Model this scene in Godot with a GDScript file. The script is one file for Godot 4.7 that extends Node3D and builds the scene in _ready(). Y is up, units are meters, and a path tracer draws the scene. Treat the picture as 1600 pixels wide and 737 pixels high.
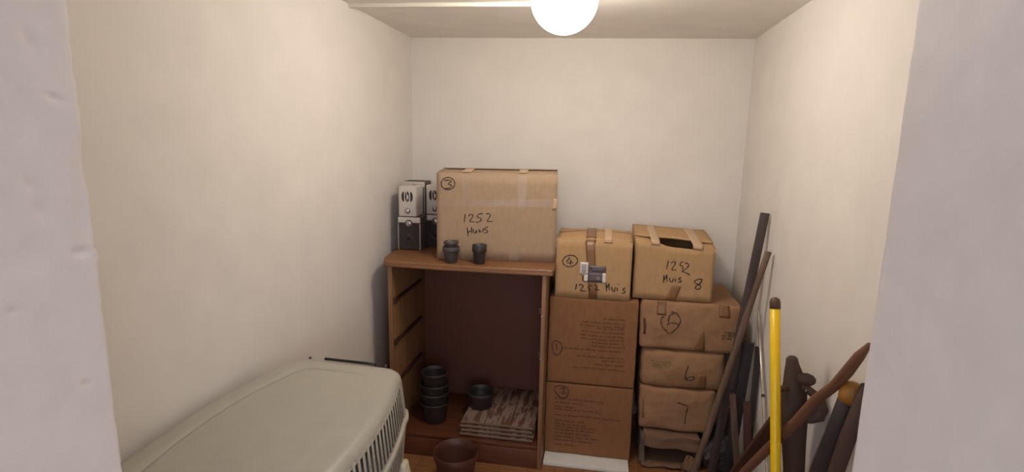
extends Node3D
# A small store room seen from its doorway: cartons, an empty chest of drawers, a pet crate, poles.

const LEFT_X := -1.048      # left wall face
const RIGHT_X := 0.698      # right wall face
const BACK_Z := -2.88       # back wall face
const DOOR_IN := -0.55      # store-room side of the doorway
const DOOR_OUT := -0.335     # hall side of the doorway
const DOOR_L := -0.605
const DOOR_R := 0.264

const INK_THREE = [[.078,.333,.070,.325,.060,.321,.048,.320,.037,.323,.028,.329,.022,.338,.021,.348,.023,.358,.029,.367,.039,.373,.050,.376,.061,.375,.071,.371,.079,.363,.083,.354,.083,.344,.079,.334,.071,.326], [.035,.361,.060,.365,.070,.358,.048,.347,.070,.341,.064,.328,.040,.325], [.131,.212,.126,.175], [.146,.202,.155,.214,.167,.208,.163,.195,.147,.178,.173,.177], [.211,.216,.191,.214,.183,.199,.203,.196,.205,.184,.187,.174,.179,.177], [.226,.215,.242,.218,.246,.207,.235,.189,.228,.181,.257,.182], [.140,.150,.144,.110], [.142,.128,.160,.136], [.160,.152,.162,.123], [.168,.143,.170,.125,.180,.126,.183,.143,.185,.126], [.195,.144,.197,.126,.203,.138], [.215,.148,.211,.128], [.235,.155,.221,.152,.219,.144,.234,.140,.235,.131,.218,.126]]
const INK_FOUR = [[.094,.162,.087,.153,.076,.147,.064,.143,.052,.144,.041,.148,.034,.155,.030,.164,.031,.174,.036,.183,.045,.191,.056,.196,.069,.198,.080,.196,.090,.190,.096,.182,.098,.173,.095,.163,.088,.154], [.062,.187,.043,.159,.077,.164], [.067,.178,.065,.151], [.097,.066,.093,.038], [.108,.060,.119,.068,.128,.059,.122,.047,.113,.034,.142,.037], [.166,.064,.153,.060,.149,.051,.160,.047,.154,.037], [.177,.064,.191,.063,.189,.051,.178,.043,.200,.045], [.229,.079,.233,.038], [.231,.054,.245,.079], [.241,.075,.245,.043], [.255,.062,.258,.042,.267,.040,.271,.063], [.279,.059,.280,.043], [.283,.077,.285,.074], [.314,.061,.303,.056,.305,.050,.315,.046,.313,.037,.299,.036], [.124,.105,.124,.078,.141,.079]]
const INK_EIGHT = [[.148,.181,.142,.140], [.159,.170,.172,.181,.180,.174,.172,.155,.162,.139,.185,.140], [.211,.178,.200,.175,.198,.162,.213,.158,.211,.145], [.219,.173,.234,.172,.237,.162,.223,.145,.206,.134,.222,.132,.245,.121], [.133,.114,.133,.077], [.133,.088,.147,.117], [.145,.115,.148,.083], [.158,.102,.161,.084,.172,.085,.174,.103], [.183,.101,.184,.086], [.209,.107,.197,.102,.199,.097,.211,.093,.208,.086,.195,.085], [.182,.110,.183,.108], [.299,.103,.282,.105,.268,.096,.264,.086,.289,.079,.297,.070,.286,.056,.271,.060,.273,.071,.289,.082,.297,.096,.299,.103]]
const INK_FIVE = [[.100,.162,.088,.153,.083,.132,.093,.108,.113,.089,.129,.076,.147,.092,.160,.113,.168,.138,.169,.159,.156,.180,.136,.188,.132,.185], [.145,.179,.126,.170,.121,.151,.121,.135], [.114,.122,.125,.133,.144,.134,.160,.125,.159,.109]]
const INK_SIX = [[.206,.126,.201,.094,.200,.062,.213,.048,.233,.052,.239,.066,.229,.075,.215,.067,.207,.057]]
const INK_SEVEN = [[.165,.150,.218,.138,.211,.119,.209,.073,.213,.047]]
const INK_ONE = [[.038,.205,.018,.197,.019,.173,.026,.144,.040,.130,.060,.144,.067,.172,.061,.195,.038,.205], [.036,.193,.043,.159]]
const INK_TWO = [[.040,.336,.067,.348,.097,.341,.107,.320,.099,.290,.075,.281,.053,.301,.040,.326], [.070,.332,.085,.340,.086,.324,.071,.306,.096,.312]]
const INK_ROWS1 = [[.248,.319,.348,.327], [.155,.296,.349,.311], [.142,.279,.350,.295], [.220,.271,.351,.281], [.152,.250,.352,.266], [.147,.232,.350,.248], [.148,.215,.351,.232], [.201,.200,.352,.212], [.202,.183,.353,.196], [.068,.157,.351,.181], [.137,.127,.353,.146], [.249,.116,.354,.125], [.220,.094,.358,.107], [.122,.068,.359,.090]]
const INK_ROWS2 = [[.042,.266,.275,.290], [.043,.251,.178,.266], [.043,.233,.146,.244], [.044,.213,.266,.237], [.045,.179,.361,.214], [.046,.159,.194,.176], [.046,.142,.198,.159], [.047,.125,.246,.148], [.047,.110,.247,.133], [.048,.093,.218,.113], [.048,.073,.254,.097], [.049,.056,.237,.078], [.050,.036,.154,.049]]

var M := {}
var names := {}
var rng := RandomNumberGenerator.new()
var wob := FastNoiseLite.new()

# ------------------------------------------------------------------ naming
func numbered(called: String) -> String:
	var n: int = names.get(called, 0)
	names[called] = n + 1
	return called if n == 0 else "%s_%03d" % [called, n]

func thing(called: String, label: String, category: String, at := Vector3.ZERO, turn := 0.0, group := "") -> Node3D:
	var o := Node3D.new()
	o.name = numbered(called)
	add_child(o)
	o.position = at
	o.rotation.y = turn
	tag(o, label, category, group)
	return o

func tag(o: Node, label: String, category: String, group := "") -> void:
	o.set_meta("label", label)
	o.set_meta("category", category)
	if group != "":
		o.set_meta("group", group)

func obj(called: String, st: SurfaceTool, m: Material, parent: Node = self, label := "") -> MeshInstance3D:
	var o := MeshInstance3D.new()
	o.mesh = st.commit()
	o.material_override = m
	o.name = called
	o.cast_shadow = GeometryInstance3D.SHADOW_CASTING_SETTING_ON
	parent.add_child(o, true)
	if label != "":
		o.set_meta("label", label)
	return o

func struct(called: String, st: SurfaceTool, m: Material, label: String) -> MeshInstance3D:
	var o := obj(called, st, m)
	o.set_meta("kind", "structure")
	o.set_meta("label", label)
	o.set_meta("category", "room")
	return o

# ------------------------------------------------------------------ mesh helpers
func mb(smooth := false) -> SurfaceTool:
	var st := SurfaceTool.new()
	st.begin(Mesh.PRIMITIVE_TRIANGLES)
	st.set_smooth_group(0 if smooth else -1)
	return st

func done(st: SurfaceTool) -> SurfaceTool:
	st.generate_normals()
	return st

func quad(st: SurfaceTool, a: Vector3, b: Vector3, c: Vector3, d: Vector3) -> void:
	for v in [a, b, c, a, c, d]:
		st.add_vertex(v)

func tri(st: SurfaceTool, a: Vector3, b: Vector3, c: Vector3) -> void:
	for v in [a, b, c]:
		st.add_vertex(v)

# plain box between two corners
func bx(st: SurfaceTool, lo: Vector3, hi: Vector3) -> void:
	var a := lo
	var b := hi
	quad(st, Vector3(a.x, b.y, b.z), Vector3(b.x, b.y, b.z), Vector3(b.x, a.y, b.z), Vector3(a.x, a.y, b.z))
	quad(st, Vector3(b.x, b.y, a.z), Vector3(a.x, b.y, a.z), Vector3(a.x, a.y, a.z), Vector3(b.x, a.y, a.z))
	quad(st, Vector3(a.x, b.y, a.z), Vector3(a.x, b.y, b.z), Vector3(a.x, a.y, b.z), Vector3(a.x, a.y, a.z))
	quad(st, Vector3(b.x, b.y, b.z), Vector3(b.x, b.y, a.z), Vector3(b.x, a.y, a.z), Vector3(b.x, a.y, b.z))
	quad(st, Vector3(a.x, b.y, a.z), Vector3(b.x, b.y, a.z), Vector3(b.x, b.y, b.z), Vector3(a.x, b.y, b.z))
	quad(st, Vector3(a.x, a.y, b.z), Vector3(b.x, a.y, b.z), Vector3(b.x, a.y, a.z), Vector3(a.x, a.y, a.z))

func ticks(h: float, r: float, n: int) -> Array:
	var o := [-h, -h + r * 0.4, -h + r]
	for i in range(1, n):
		o.append(lerpf(-h + r, h - r, float(i) / n))
	o.append_array([h - r, h - r * 0.4, h])
	return o

# rounded, subdivided box; move is applied to every vertex (sag, dents)
func rbox(st: SurfaceTool, size: Vector3, r: float, xf := Transform3D.IDENTITY, n := Vector3i(1, 1, 1), move = null) -> void:
	var h := size / 2.0
	r = minf(r, minf(h.x, minf(h.y, h.z)) * 0.98)
	var t := [ticks(h.x, r, n.x), ticks(h.y, r, n.y), ticks(h.z, r, n.z)]
	for ax in 3:
		var u := (ax + 1) % 3
		var v := (ax + 2) % 3
		for s in [-1.0, 1.0]:
			var g := []
			for i in t[u].size():
				var row := []
				for j in t[v].size():
					var p := Vector3.ZERO
					p[ax] = s * h[ax]
					p[u] = t[u][i]
					p[v] = t[v][j]
					var q := Vector3(clampf(p.x, -h.x + r, h.x - r), clampf(p.y, -h.y + r, h.y - r), clampf(p.z, -h.z + r, h.z - r))
					p = q + (p - q).normalized() * r
					if move != null:
						p = move.call(p)
					row.append(xf * p)
				g.append(row)
			for i in t[u].size() - 1:
				for j in t[v].size() - 1:
					if s > 0.0:
						quad(st, g[i][j], g[i][j + 1], g[i + 1][j + 1], g[i + 1][j])
					else:
						quad(st, g[i][j], g[i + 1][j], g[i + 1][j + 1], g[i][j + 1])

func rb(size: Vector3, r: float, at: Vector3, basis := Basis.IDENTITY) -> SurfaceTool:
	var st := mb(true)
	rbox(st, size, r, Transform3D(basis, at))
	return done(st)

# thin sheet with thickness: fn(s, t) gives the point of the middle, s and t in 0..1
func sheet(st: SurfaceTool, nu: int, nv: int, thick: float, fn: Callable) -> void:
	var f := []
	var b := []
	for i in nu + 1:
		var rf := []
		var rk := []
		for j in nv + 1:
			var s := float(i) / nu
			var t := float(j) / nv
			var p: Vector3 = fn.call(s, t)
			var e := 0.01
			var du: Vector3 = fn.call(minf(s + e, 1.0), t) - fn.call(maxf(s - e, 0.0), t)
			var dv: Vector3 = fn.call(s, minf(t + e, 1.0)) - fn.call(s, maxf(t - e, 0.0))
			var nn := du.cross(dv).normalized() * thick / 2.0
			rf.append(p + nn)
			rk.append(p - nn)
		f.append(rf)
		b.append(rk)
	for i in nu:
		for j in nv:
			quad(st, f[i][j], f[i][j + 1], f[i + 1][j + 1], f[i + 1][j])
			quad(st, b[i][j], b[i + 1][j], b[i + 1][j + 1], b[i][j + 1])
	for i in nu:
		quad(st, f[i][0], f[i + 1][0], b[i + 1][0], b[i][0])
		quad(st, f[i + 1][nv], f[i][nv], b[i][nv], b[i + 1][nv])
	for j in nv:
		quad(st, f[0][j + 1], f[0][j], b[0][j], b[0][j + 1])
		quad(st, f[nu][j], f[nu][j + 1], b[nu][j + 1], b[nu][j])

func tube(st: SurfaceTool, pts: Array, radii: Array, sides := 12, squash := 1.0, knobbly := 0.0) -> void:
	var rings := []
	var ref := Vector3(0.31, 0.2, 0.93).normalized()
	for k in pts.size():
		var d: Vector3
		if k == 0:
			d = pts[1] - pts[0]
		elif k == pts.size() - 1:
			d = pts[k] - pts[k - 1]
		else:
			d = pts[k + 1] - pts[k - 1]
		d = d.normalized()
		var a := d.cross(ref).normalized()
		var b := d.cross(a).normalized()
		var ring := []
		for i in sides:
			var an := TAU * i / sides
			var rr: float = radii[k]
			var p: Vector3 = a * cos(an) * rr + b * sin(an) * rr * squash
			if knobbly > 0.0:
				p *= 1.0 + knobbly * wob.get_noise_3dv((pts[k] + p) * 900.0)
			ring.append(pts[k] + p)
		rings.append(ring)
	for k in rings.size() - 1:
		for i in sides:
			var j := (i + 1) % sides
			quad(st, rings[k][i], rings[k][j], rings[k + 1][j], rings[k + 1][i])
	for i in sides:
		var j := (i + 1) % sides
		tri(st, pts[0], rings[0][j], rings[0][i])
		tri(st, pts[-1], rings[-1][i], rings[-1][j])

func bar_pts(a: Vector3, b: Vector3, n: int) -> Array:
	var o := []
	for i in n + 1:
		o.append(a.lerp(b, float(i) / n))
	return o

func lathe(st: SurfaceTool, prof: Array, sides := 32, xf := Transform3D.IDENTITY) -> void:
	for k in prof.size() - 1:
		for i in sides:
			var a0 := TAU * i / sides
			var a1 := TAU * (i + 1) / sides
			var p: Vector2 = prof[k]
			var q: Vector2 = prof[k + 1]
			var v0 := xf * Vector3(p.x * cos(a0), p.y, p.x * sin(a0))
			var v1 := xf * Vector3(p.x * cos(a1), p.y, p.x * sin(a1))
			var v2 := xf * Vector3(q.x * cos(a1), q.y, q.x * sin(a1))
			var v3 := xf * Vector3(q.x * cos(a0), q.y, q.x * sin(a0))
			if p.x < 1e-5:
				tri(st, v0, v2, v3)
			elif q.x < 1e-5:
				tri(st, v0, v1, v3)
			else:
				quad(st, v0, v1, v2, v3)

# flat ink line drawn on the face z = fz of a carton of width w; move lays it on the dented board
func ink(st: SurfaceTool, strokes: Array, w: float, fz: float, pen: float, move = null) -> void:
	for s in strokes:
		var pts := []
		for i in s.size() / 2:
			pts.append(Vector2(s[i * 2] - w / 2.0, s[i * 2 + 1]))
		# round the corners a little
		var sm := [pts[0]]
		for i in pts.size() - 1:
			sm.append(pts[i].lerp(pts[i + 1], 0.25))
			sm.append(pts[i].lerp(pts[i + 1], 0.75))
		sm.append(pts[-1])
		var l := []
		var r := []
		for i in sm.size():
			var d: Vector2 = sm[mini(i + 1, sm.size() - 1)] - sm[maxi(i - 1, 0)]
			var n := Vector2(-d.y, d.x).normalized() * pen * (0.5 + 0.12 * sin(i * 1.7))
			l.append(lay(sm[i] + n, fz, move))
			r.append(lay(sm[i] - n, fz, move))
		for i in sm.size() - 1:
			quad(st, l[i], l[i + 1], r[i + 1], r[i])

func lay(p: Vector2, fz: float, move) -> Vector3:
	var v := Vector3(p.x, p.y, fz)
	if move != null:
		v = move.call(v)
	return v + Vector3(0, 0, 0.0009)

# rows of small printed characters, too blurred to read
func print_rows(st: SurfaceTool, rows: Array, w: float, fz: float, high: float, move = null) -> void:
	for r in rows:
		var y: float = (r[1] + r[3]) / 2.0
		var x: float = r[0]
		while x < r[2]:
			var word := rng.randi_range(3, 9)
			for k in word:
				var cw := rng.randf_range(0.0035, 0.006)
				if x + cw > r[2]:
					break
				var hh := high * rng.randf_range(0.55, 1.0)
				var a := lay(Vector2(x - w / 2.0, y + hh), fz, move)
				var b := lay(Vector2(x + cw * 0.62 - w / 2.0, y + hh), fz, move)
				var c := lay(Vector2(x + cw * 0.62 - w / 2.0, y), fz, move)
				var d := lay(Vector2(x - w / 2.0, y), fz, move)
				quad(st, a, b, c, d)
				x += cw + 0.0008
			x += 0.006

# a strip of tape or a label stuck on a carton's front face
func patch(corners: Array, w: float, fz: float, off: float, move = null) -> SurfaceTool:
	var st := mb(true)
	var c := corners
	sheet(st, 4, 6, 0.0006, func(s: float, t: float) -> Vector3:
		var lo: Vector2 = c[0].lerp(c[1], s)
		var hi: Vector2 = c[3].lerp(c[2], s)
		return lay(lo.lerp(hi, t) - Vector2(w / 2.0, 0), fz, move) + Vector3(0, 0, off))
	return done(st)

# one layer of clear film on a carton's front face
func film(corners: Array, w: float, fz: float, off: float) -> SurfaceTool:
	var st := mb()
	var v := []
	for c in [corners[3], corners[2], corners[1], corners[0]]:
		v.append(Vector3(c.x - w / 2.0, c.y, fz + off))
	quad(st, v[0], v[1], v[2], v[3])
	return done(st)

# ------------------------------------------------------------------ materials
func noise_tex(size: int, f: float, seed_: int, lo: float, hi: float, stretch := Vector2.ONE, octaves := 4) -> ImageTexture:
	var n := FastNoiseLite.new()
	n.seed = seed_
	n.frequency = f
	n.fractal_octaves = octaves
	var im := Image.create(size, size, true, Image.FORMAT_RGB8)
	for y in size:
		for x in size:
			# blend over the border so that the tile repeats
			var fx := float(x) / size
			var fy := float(y) / size
			var v := 0.0
			for k in 4:
				var ox := x - (size if k % 2 else 0)
				var oy := y - (size if k > 1 else 0)
				var wx := (fx if k % 2 else 1.0 - fx)
				var wy := (fy if k > 1 else 1.0 - fy)
				v += wx * wy * n.get_noise_2d(ox * stretch.x, oy * stretch.y)
			v = clampf(0.5 + v * 0.9, 0.0, 1.0)
			var c := lerpf(lo, hi, v)
			im.set_pixel(x, y, Color(c, c, c))
	im.generate_mipmaps()
	return ImageTexture.create_from_image(im)

func bump_tex(size: int, f: float, seed_: int, strength: float, stretch := Vector2.ONE) -> ImageTexture:
	var im := noise_tex(size, f, seed_, 0.0, 1.0, stretch).get_image()
	im.clear_mipmaps()
	im.bump_map_to_normal_map(strength)
	im.generate_mipmaps()
	return ImageTexture.create_from_image(im)

func mat(c: Color, rough := 0.8, metal := 0.0, tex: Texture2D = null, scale := 1.0, bump: Texture2D = null, bump_scale := 1.0) -> StandardMaterial3D:
	var m := StandardMaterial3D.new()
	m.albedo_color = c
	m.roughness = rough
	m.metallic = metal
	if tex or bump:
		m.uv1_triplanar = true
		m.uv1_scale = Vector3.ONE * scale
	if tex:
		m.albedo_texture = tex
	if bump:
		m.normal_enabled = true
		m.normal_texture = bump
		m.normal_scale = bump_scale
	return m

func make_materials() -> void:
	var mottled := noise_tex(256, 0.02, 3, 0.965, 1.0)
	var fibre := noise_tex(256, 0.05, 5, 0.93, 1.0, Vector2(1.0, 0.35))
	var grain := noise_tex(256, 0.045, 8, 0.72, 1.0, Vector2(0.12, 1.6))
	var grain_up := noise_tex(256, 0.045, 18, 0.72, 1.0, Vector2(1.6, 0.12))
	var grit := bump_tex(256, 0.08, 11, 3.0)
	var lumps := bump_tex(256, 0.025, 12, 4.0)
	M.wall = mat(Color(0.89, 0.868, 0.84), 0.75, 0, mottled, 0.8)
	M.jamb = mat(Color(0.93, 0.905, 0.90), 0.6, 0, mottled, 3.0, grit, 0.03)
	M.ceiling = mat(Color(0.94, 0.92, 0.89), 0.8, 0, mottled, 0.8)
	M.floor_under = mat(Color(0.28, 0.17, 0.10), 0.8)
	M.plank = mat(Color(0.60, 0.40, 0.25), 0.42, 0, grain, 2.0)
	M.plank_pale = mat(Color(0.63, 0.43, 0.27), 0.42, 0, grain, 2.3)
	M.card_pale = mat(Color(0.65, 0.55, 0.445), 0.85, 0, fibre, 3.0, lumps, 0.05)
	M.card_tan = mat(Color(0.70, 0.56, 0.395), 0.85, 0, fibre, 3.0, lumps, 0.05)
	M.card_brown = mat(Color(0.53, 0.36, 0.225), 0.85, 0, fibre, 3.0, lumps, 0.05)
	M.card_old = mat(Color(0.60, 0.45, 0.32), 0.85, 0, fibre, 3.0, lumps, 0.10)
	M.ink = mat(Color(0.13, 0.08, 0.06), 0.7)
	M.ink_soft = mat(Color(0.30, 0.20, 0.13), 0.8)
	M.print_brown = mat(Color(0.30, 0.18, 0.11), 0.85)
	M.green_print = mat(Color(0.42, 0.39, 0.20), 0.85)
	M.tape_brown = mat(Color(0.49, 0.35, 0.22), 0.4)
	M.tape_buff = mat(Color(0.74, 0.61, 0.48), 0.4)
	var clear := StandardMaterial3D.new()
	clear.albedo_color = Color(0.9, 0.82, 0.75, 0.07)
	clear.transparency = BaseMaterial3D.TRANSPARENCY_ALPHA
	clear.roughness = 0.22
	M.tape_clear = clear
	M.label_white = mat(Color(0.82, 0.79, 0.78), 0.5)
	M.label_grey = mat(Color(0.36, 0.32, 0.33), 0.45)
	M.label_mid = mat(Color(0.55, 0.51, 0.51), 0.45)
	M.pine = mat(Color(0.60, 0.44, 0.30), 0.5, 0, grain_up, 2.0)
	M.pine_top = mat(Color(0.58, 0.40, 0.26), 0.45, 0, grain, 2.0)
	M.plinth = mat(Color(0.42, 0.235, 0.145), 0.5, 0, grain, 2.0)
	M.back_board = mat(Color(0.40, 0.245, 0.19), 0.75, 0, mottled, 2.0)
	M.runner = mat(Color(0.24, 0.13, 0.09), 0.5)
	M.screw = mat(Color(0.8, 0.78, 0.75), 0.3, 0.8)
	M.silver = mat(Color(0.78, 0.75, 0.72), 0.4, 0.1)
	M.chrome = mat(Color(0.72, 0.70, 0.69), 0.2, 0.8)
	M.speaker_dark = mat(Color(0.33, 0.29, 0.28), 0.7)
	M.grille = mat(Color(0.26, 0.225, 0.22), 0.95, 0, noise_tex(128, 0.3, 21, 0.7, 1.0), 10.0)
	M.cone = mat(Color(0.16, 0.14, 0.14), 0.6)
	M.pot_black = mat(Color(0.18, 0.155, 0.15), 0.45)
	M.pot_grey = mat(Color(0.27, 0.25, 0.245), 0.45)
	M.pot_brown = mat(Color(0.31, 0.17, 0.13), 0.5)
	M.crate = mat(Color(0.665, 0.65, 0.60), 0.38, 0, mottled, 2.0)
	M.crate_low = mat(Color(0.68, 0.665, 0.615), 0.42, 0, mottled, 2.0)
	M.clip = mat(Color(0.76, 0.74, 0.66), 0.4)
	M.black = mat(Color(0.06, 0.05, 0.05), 0.5)
	M.white_board = mat(Color(0.86, 0.85, 0.82), 0.45, 0, mottled, 3.0)
	M.bar_dark = mat(Color(0.31, 0.255, 0.24), 0.5, 0, grain_up, 1.5)
	M.stick_brown = mat(Color(0.47, 0.37, 0.30), 0.7, 0, grain_up, 3.0)
	M.slat_brown = mat(Color(0.43, 0.32, 0.26), 0.7, 0, grain_up, 3.0)
	M.slat_red = mat(Color(0.32, 0.19, 0.14), 0.7, 0, grain_up, 3.0)
	M.navy = mat(Color(0.19, 0.165, 0.16), 0.8)
	M.rod = mat(Color(0.80, 0.77, 0.73), 0.25, 0.7)
	M.yellow = mat(Color(0.92, 0.76, 0.05), 0.35)
	M.cap_brown = mat(Color(0.33, 0.22, 0.16), 0.6)
	M.root = mat(Color(0.30, 0.225, 0.195), 0.75, 0, mottled, 6.0, lumps, 0.3)
	M.branch = mat(Color(0.45, 0.30, 0.22), 0.75, 0, mottled, 6.0, lumps, 0.3)
	M.sleeve = mat(Color(0.17, 0.14, 0.135), 0.7)
	M.ochre = mat(Color(0.60, 0.42, 0.17), 0.5)
	M.straw = mat(Color(0.47, 0.35, 0.24), 0.9, 0, fibre, 6.0)
	M.paper = mat(Color(0.46, 0.34, 0.26), 0.85, 0, mottled, 4.0, lumps, 0.3)
	M.paper_grey = mat(Color(0.36, 0.31, 0.26), 0.8, 0, mottled, 4.0, lumps, 0.3)
	M.bag = mat(Color(0.25, 0.235, 0.225), 0.4)
	M.trunking = mat(Color(0.90, 0.88, 0.84), 0.4)
	# whitewashed boards: pale paint worn through to brown wood in streaks
	var im := Image.create(512, 512, true, Image.FORMAT_RGB8)
	var n1 := FastNoiseLite.new()
	n1.seed = 4
	n1.frequency = 0.012
	n1.fractal_octaves = 5
	for y in 512:
		for x in 512:
			var v := n1.get_noise_2d(x * 1.5, y * 0.28) + 0.3 * n1.get_noise_2d(x * 7.0 + 900.0, y * 0.7)
			var paint := smoothstep(-0.2, 0.0, v)
			var wood := Color(0.36, 0.215, 0.15)
			var white := Color(0.58, 0.49, 0.43) * (0.92 + 0.12 * n1.get_noise_2d(x * 6.0, y * 3.0))
			im.set_pixel(x, y, wood.lerp(white, paint))
	im.generate_mipmaps()
	M.pale_edge = mat(Color(0.53, 0.42, 0.35), 0.7, 0, grain, 2.0)
	M.distressed = mat(Color(1, 1, 1), 0.75, 0, ImageTexture.create_from_image(im), 3.1)
	var glow := StandardMaterial3D.new()
	glow.albedo_color = Color(1, 0.97, 0.92)
	glow.emission_enabled = true
	glow.emission = Color(1.0, 0.955, 0.905)
	glow.emission_energy_multiplier = LAMP_GLOW
	M.glow = glow
	var pane := StandardMaterial3D.new()
	pane.albedo_color = Color(0.9, 0.95, 1.0, 0.06)
	pane.transparency = BaseMaterial3D.TRANSPARENCY_ALPHA
	pane.roughness = 0.02
	M.pane = pane

# ------------------------------------------------------------------ light, camera (tune here)
const LAMP_AT := Vector3(-0.145, 2.019, -1.8)
const LAMP_ENERGY := 0.48
const LAMP_GLOW := 3.0
const SKY_ENERGY := 8.0
const EXPOSURE := 1.0

func _ready() -> void:
	rng.seed = 77
	wob.seed = 9
	wob.frequency = 0.02
	var cam := Camera3D.new()
	cam.name = "camera"
	cam.position = Vector3(0, 1.5, 0)
	cam.rotation_order = EULER_ORDER_YXZ
	cam.rotation_degrees = Vector3(-10.08, 9.42, 1.10)
	cam.fov = 47.5
	cam.near = 0.02
	add_child(cam)
	cam.current = true
	var we := WorldEnvironment.new()
	we.name = "environment"
	var e := Environment.new()
	var sky := Sky.new()
	var sm := ProceduralSkyMaterial.new()
	sm.sky_top_color = Color(0.74, 0.76, 0.82)
	sm.sky_horizon_color = Color(0.86, 0.86, 0.89)
	sm.ground_bottom_color = Color(0.40, 0.41, 0.42)
	sm.ground_horizon_color = Color(0.62, 0.65, 0.69)
	sm.sun_angle_max = 1.0
	sm.energy_multiplier = SKY_ENERGY
	sky.sky_material = sm
	e.background_mode = Environment.BG_SKY
	e.sky = sky
	e.tonemap_mode = Environment.TONE_MAPPER_LINEAR
	e.tonemap_exposure = EXPOSURE
	e.sdfgi_enabled = true
	e.ssao_enabled = true
	e.ssil_enabled = true
	we.environment = e
	add_child(we)
	make_materials()
	build_room()
	build_lamp()
	build_cabinet()
	build_cartons()
	build_crate()
	build_cabinet_goods()
	build_poles()

# ------------------------------------------------------------------ the room
func jamb(side: float) -> SurfaceTool:
	# side -1: left jamb, +1: right jamb. One profile swept up the wall, with dents and a chipped arris.
	var edge := DOOR_L if side < 0.0 else DOOR_R
	var prof := []          # (distance into the wall, z)
	var far := absf((-2.2 if side < 0.0 else 2.2) - edge)
	prof.append(Vector2(far, DOOR_IN))
	prof.append(Vector2(0.3, DOOR_IN))
	prof.append(Vector2(0.02, DOOR_IN))
	prof.append(Vector2(0.005, DOOR_IN))
	prof.append(Vector2(0.0015, DOOR_IN + 0.0015))
	prof.append(Vector2(0.0, DOOR_IN + 0.005))
	var rr := 0.011
	var n := 30
	for i in n:
		prof.append(Vector2(0, lerpf(DOOR_IN + 0.009, DOOR_OUT - rr, float(i) / (n - 1))))
	for i in range(1, 7):
		var a := PI / 2 * i / 6.0
		prof.append(Vector2(rr - rr * cos(a), DOOR_OUT - rr + rr * sin(a)))
	prof.append(Vector2(0.3, DOOR_OUT))
	prof.append(Vector2(far, DOOR_OUT))
	# dents seen on the left jamb: y, z, radius y, radius z, depth
	var dents := [[1.597, -0.5, 0.010, 0.004, 0.0028], [1.537, -0.52, 0.003, 0.007, 0.0040], [1.443, -0.482, 0.006, 0.004, 0.0030], [1.415, -0.49, 0.01, 0.006, 0.0030],
		[1.313, -0.446, 0.004, 0.004, 0.0036], [1.2, -0.515, 0.005, 0.003, 0.0036], [1.404, -0.535, 0.036, 0.006, 0.0024], [1.37, -0.47, 0.02, 0.008, 0.0016], [1.36, -0.53, 0.004, 0.01, 0.0040]]
	var rows := []
	var ys := []
	var y := 0.0
	while y < 2.45:
		ys.append(y)
		y += 0.004 if (y > 0.95 and y < 1.75) else 0.05
	ys.append(2.45)
	for yy in ys:
		var row := []
		for k in prof.size():
			var p: Vector2 = prof[k]
			var d := p.x
			var z := p.y
			if k >= 3 and k <= 44:
				d += 0.0007 * wob.get_noise_2d(yy * 900.0, z * 900.0 + side * 300.0)
			if k >= 3 and k <= 6:
				var chip := maxf(0.0, wob.get_noise_2d(yy * 620.0, side * 77.0 + 20.0) - 0.2) * (0.003 if side < 0.0 else 0.001)
				if side < 0.0 and yy > 1.43 and yy < 1.50:
					chip += 0.0025 * sin((yy - 1.43) / 0.07 * PI)
				if side < 0.0 and yy > 1.343 and yy < 1.36:
					chip -= 0.003
				z += chip * (0.6 if k > 4 else 1.0)
				d += maxf(chip, 0.0) * 0.7
			if side < 0.0:
				for q in dents:
					var a: float = (yy - q[0]) / q[2]
					var b: float = (z - q[1]) / q[3]
					d += q[4] * exp(-(a * a + b * b))
			row.append(Vector3(edge + side * d, yy, z))
		rows.append(row)
	var st := mb(true)
	for i in rows.size() - 1:
		for k in prof.size() - 1:
			if side < 0.0:
				quad(st, rows[i][k], rows[i + 1][k], rows[i + 1][k + 1], rows[i][k + 1])
			else:
				quad(st, rows[i][k], rows[i][k + 1], rows[i + 1][k + 1], rows[i + 1][k])
	return done(st)

func slab_struct(called: String, lo: Vector3, hi: Vector3, m: Material, label: String) -> MeshInstance3D:
	var st := mb()
	bx(st, lo, hi)
	return struct(called, done(st), m, label)

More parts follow.
